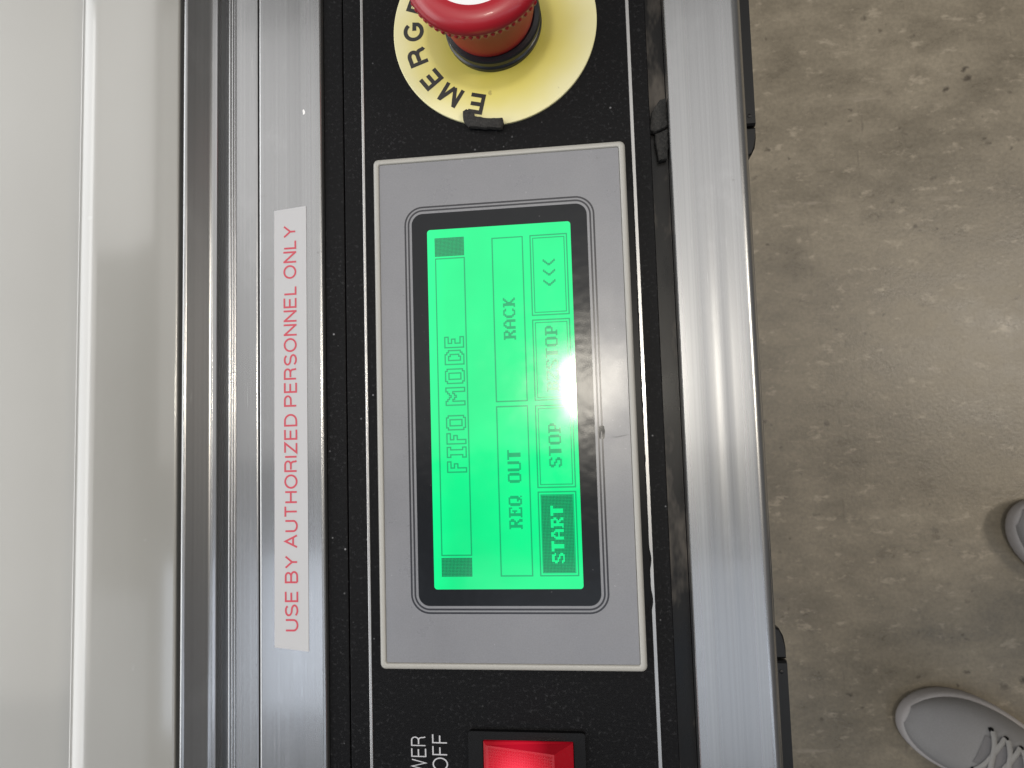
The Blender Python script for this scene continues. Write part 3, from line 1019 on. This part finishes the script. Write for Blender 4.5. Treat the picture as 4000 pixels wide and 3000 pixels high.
def shoe(toe, ang, side):
    """toe point on the floor, ang heading of the toe; side +1 right foot, -1 left foot"""
    a = math.radians(ang)
    ax = (-math.cos(a), -math.sin(a))          # from toe towards heel
    lx = (ax[1], -ax[0])                       # lateral

    def W(s, l, z):
        return (toe[0] + ax[0] * s + lx[0] * l, toe[1] + ax[1] * s + lx[1] * l, FZ + z)
    SL = 292.0

    def half(s):
        t = s / SL
        front = math.sqrt(max(0.0, 1 - ((0.30 - min(t, 0.30)) / 0.30) ** 2.1))
        w = 52 * front
        if t > 0.30:
            u = (t - 0.30) / 0.70
            w = 52 - 15 * (0.5 - 0.5 * math.cos(math.pi * min(1, u / 0.62))) + (4 * max(0, u - 0.62) / 0.38)
            if t > 0.86:
                k = (t - 0.86) / 0.14
                w *= math.sqrt(max(0.0, 1 - k ** 2.2))
        return w

    def bend(s):
        t = s / SL
        return side * (9 * math.sin(math.pi * min(1.0, t * 1.1)) - 3)

    S = [SL * (0.5 - 0.5 * math.cos(math.pi * i / 34)) for i in range(35)]
    # sole slab
    rings = []
    outline = [(s, half(s)) for s in S]
    poly = [(s, bend(s) + w) for s, w in outline] + [(s, bend(s) - w) for s, w in outline[1:-1]][::-1]

    def spring(s):
        return 9 * max(0, 1 - s / 70) ** 2
    sh_root = None
    cs = sum(p[0] for p in poly) / len(poly)
    for inset, z in ((5, 0), (1, 4), (0, 10), (0, 20), (1.5, 25), (4.5, 27.5)):
        rg = []
        for s, l in poly:
            d = math.hypot(s - cs, l)
            k = max(0, (d - inset) / d) if d else 1
            rg.append(W(cs + (s - cs) * k, l * k, z + spring(s)))
        rings.append(rg)
    sh_root = loops('shoe', rings, M['sole'], person, True, True, 60)
    sh_root['label'] = 'light grey lace-up shoe with pale rubber sole'

    # upper: lofted half sections
    def top(s):
        t = s / SL
        pts = [(0.0, 24), (0.03, 38), (0.08, 49), (0.16, 57), (0.28, 64), (0.40, 78), (0.52, 96), (0.60, 104), (0.7, 100), (0.85, 98), (0.96, 92), (1.0, 60)]
        for (a0, b0), (a1, b1) in zip(pts, pts[1:]):
            if a0 <= t <= a1:
                u = (t - a0) / (a1 - a0)
                return b0 + (b1 - b0) * u
        return 60
    SU = [4 + (SL - 8) * (0.5 - 0.5 * math.cos(math.pi * i / 40)) for i in range(41)]
    nr = 18
    V, F = [], []

    def sect(s, q):
        """q 0..1 over the instep"""
        w = max(1.0, half(s) - 4.5)
        th = math.pi * q
        ex = 0.72 if s < 130 else 0.85
        l = -w * math.copysign(abs(math.cos(th)) ** ex, math.cos(th))
        h = math.sin(th) ** 0.80
        pinch = 1.0 - (0.30 * h ** 2 if s > 130 else 0.30 * h ** 2 * max(0, (s - 60) / 70))
        return bend(s) + l * pinch, 24 + spring(s) + (top(s) - 24) * h
    for s in SU:
        for i in range(nr + 1):
            l, z = sect(s, i / nr)
            V.append(W(s, l, z))
    m = nr + 1
    for k in range(len(SU) - 1):
        for i in range(nr):
            F.append((k * m + i, k * m + i + 1, (k + 1) * m + i + 1, (k + 1) * m + i))
    link('upper', V, F, M['canvas'], sh_root, 60)

    # tongue strip under the laces
    V, F = [], []
    TSV = [80 + 7 * i for i in range(13)]
    for s in TSV:
        for i in range(7):
            q = 0.40 + 0.20 * i / 6
            l, z = sect(s, q)
            V.append(W(s, l, z + 1.2))
    for k in range(len(TSV) - 1):
        for i in range(6):
            F.append((k * 7 + i, k * 7 + i + 1, (k + 1) * 7 + i + 1, (k + 1) * 7 + i))
    link('tongue', V, F, M['tongue'], sh_root, 60)

    # laces: criss-cross tubes lying on the instep
    def tube(name, pts, r):
        V, F = [], []
        n = 8
        for k, p in enumerate(pts):
            p = Vector(p)
            a_ = Vector(pts[max(0, k - 1)])
            b_ = Vector(pts[min(len(pts) - 1, k + 1)])
            d = (b_ - a_).normalized()
            u = d.cross(Vector((0, 0, 1))).normalized()
            w = u.cross(d)
            for i in range(n):
                t = 2 * math.pi * i / n
                V.append(tuple(p + u * (r * 1.6 * math.cos(t)) + w * (r * 0.75 * math.sin(t))))
        for k in range(len(pts) - 1):
            for i in range(n):
                j = (i + 1) % n
                F.append((k * n + i, k * n + j, (k + 1) * n + j, (k + 1) * n + i))
        F.append(tuple(range(n)))
        F.append(tuple((len(pts) - 1) * n + i for i in range(n)))
        return link(name, V, F, M['lace'], sh_root, 60)
    for k in range(5):
        s0 = 86 + 16 * k
        for d in (-1, 1):
            pts = []
            for i in range(9):
                u = i / 8
                q = 0.5 + d * (u - 0.5) * 0.34
                l, z = sect(s0 + 13 * u, q)
                pts.append(W(s0 + 13 * u, l, z + 2.6 + (0.8 if d > 0 else 0)))
            tube('lace', pts, 2.1)
        for d in (-1, 1):
            l, z = sect(s0 - 1, 0.5 + d * 0.175)
            x, y, zz = W(s0 - 1, l, z + 1.0)
            lathe('eyelet', [(3.0, zz - 1), (3.0, zz + 0.5), (1.6, zz + 0.6), (1.4, zz - 0.4)], x, y, M['black_plastic'], sh_root, 12)
    return W


WL = shoe((425, -391), 153, -1)
WR = shoe((580, -141), 155, 1)

# trousers: one continuous skinned mesh, both legs joined at the hips
la, ra = Vector(WL(222, 0, 70)), Vector(WR(222, 0, 70))
mid = (la + ra) / 2
back = Vector((0.89, -0.45, 0))
hip = Vector((mid.x, mid.y, FZ + 900)) + back * 60
sidev = (ra - la)
sidev.z = 0
sidev.normalize()
sk = [hip, hip - sidev * 95 + Vector((0, 0, -50)), hip + sidev * 95 + Vector((0, 0, -50)),
      la + Vector((-15, 8, 400)), ra + Vector((-15, 8, 400)), la + Vector((0, 0, 60)), ra + Vector((0, 0, 60)), la, ra, hip + Vector((0, 0, 120))]
ed = [(0, 1), (0, 2), (1, 3), (2, 4), (3, 5), (4, 6), (5, 7), (6, 8), (0, 9)]
rad = [130, 95, 95, 72, 72, 60, 60, 58, 58, 140]
me = bpy.data.meshes.new('trousers')
me.from_pydata([tuple(v * MM) for v in sk], ed, [])
tro = bpy.data.objects.new('trousers', me)
scene.collection.objects.link(tro)
md = tro.modifiers.new('skin', 'SKIN')
for i, r in enumerate(rad):
    me.skin_vertices[0].data[i].radius = (r * MM, r * MM)
me.skin_vertices[0].data[0].use_root = True
sb = tro.modifiers.new('sub', 'SUBSURF')
sb.levels = 2
sb.render_levels = 2
dg = bpy.context.evaluated_depsgraph_get()
dg.update()
m2 = bpy.data.meshes.new_from_object(tro.evaluated_get(dg))
tro.modifiers.clear()
tro.data = m2
m2.materials.clear()
m2.materials.append(M['trouser'])
for pgn in m2.polygons:
    pgn.use_smooth = True
tro.parent = person
tro.matrix_parent_inverse = person.matrix_world.inverted()
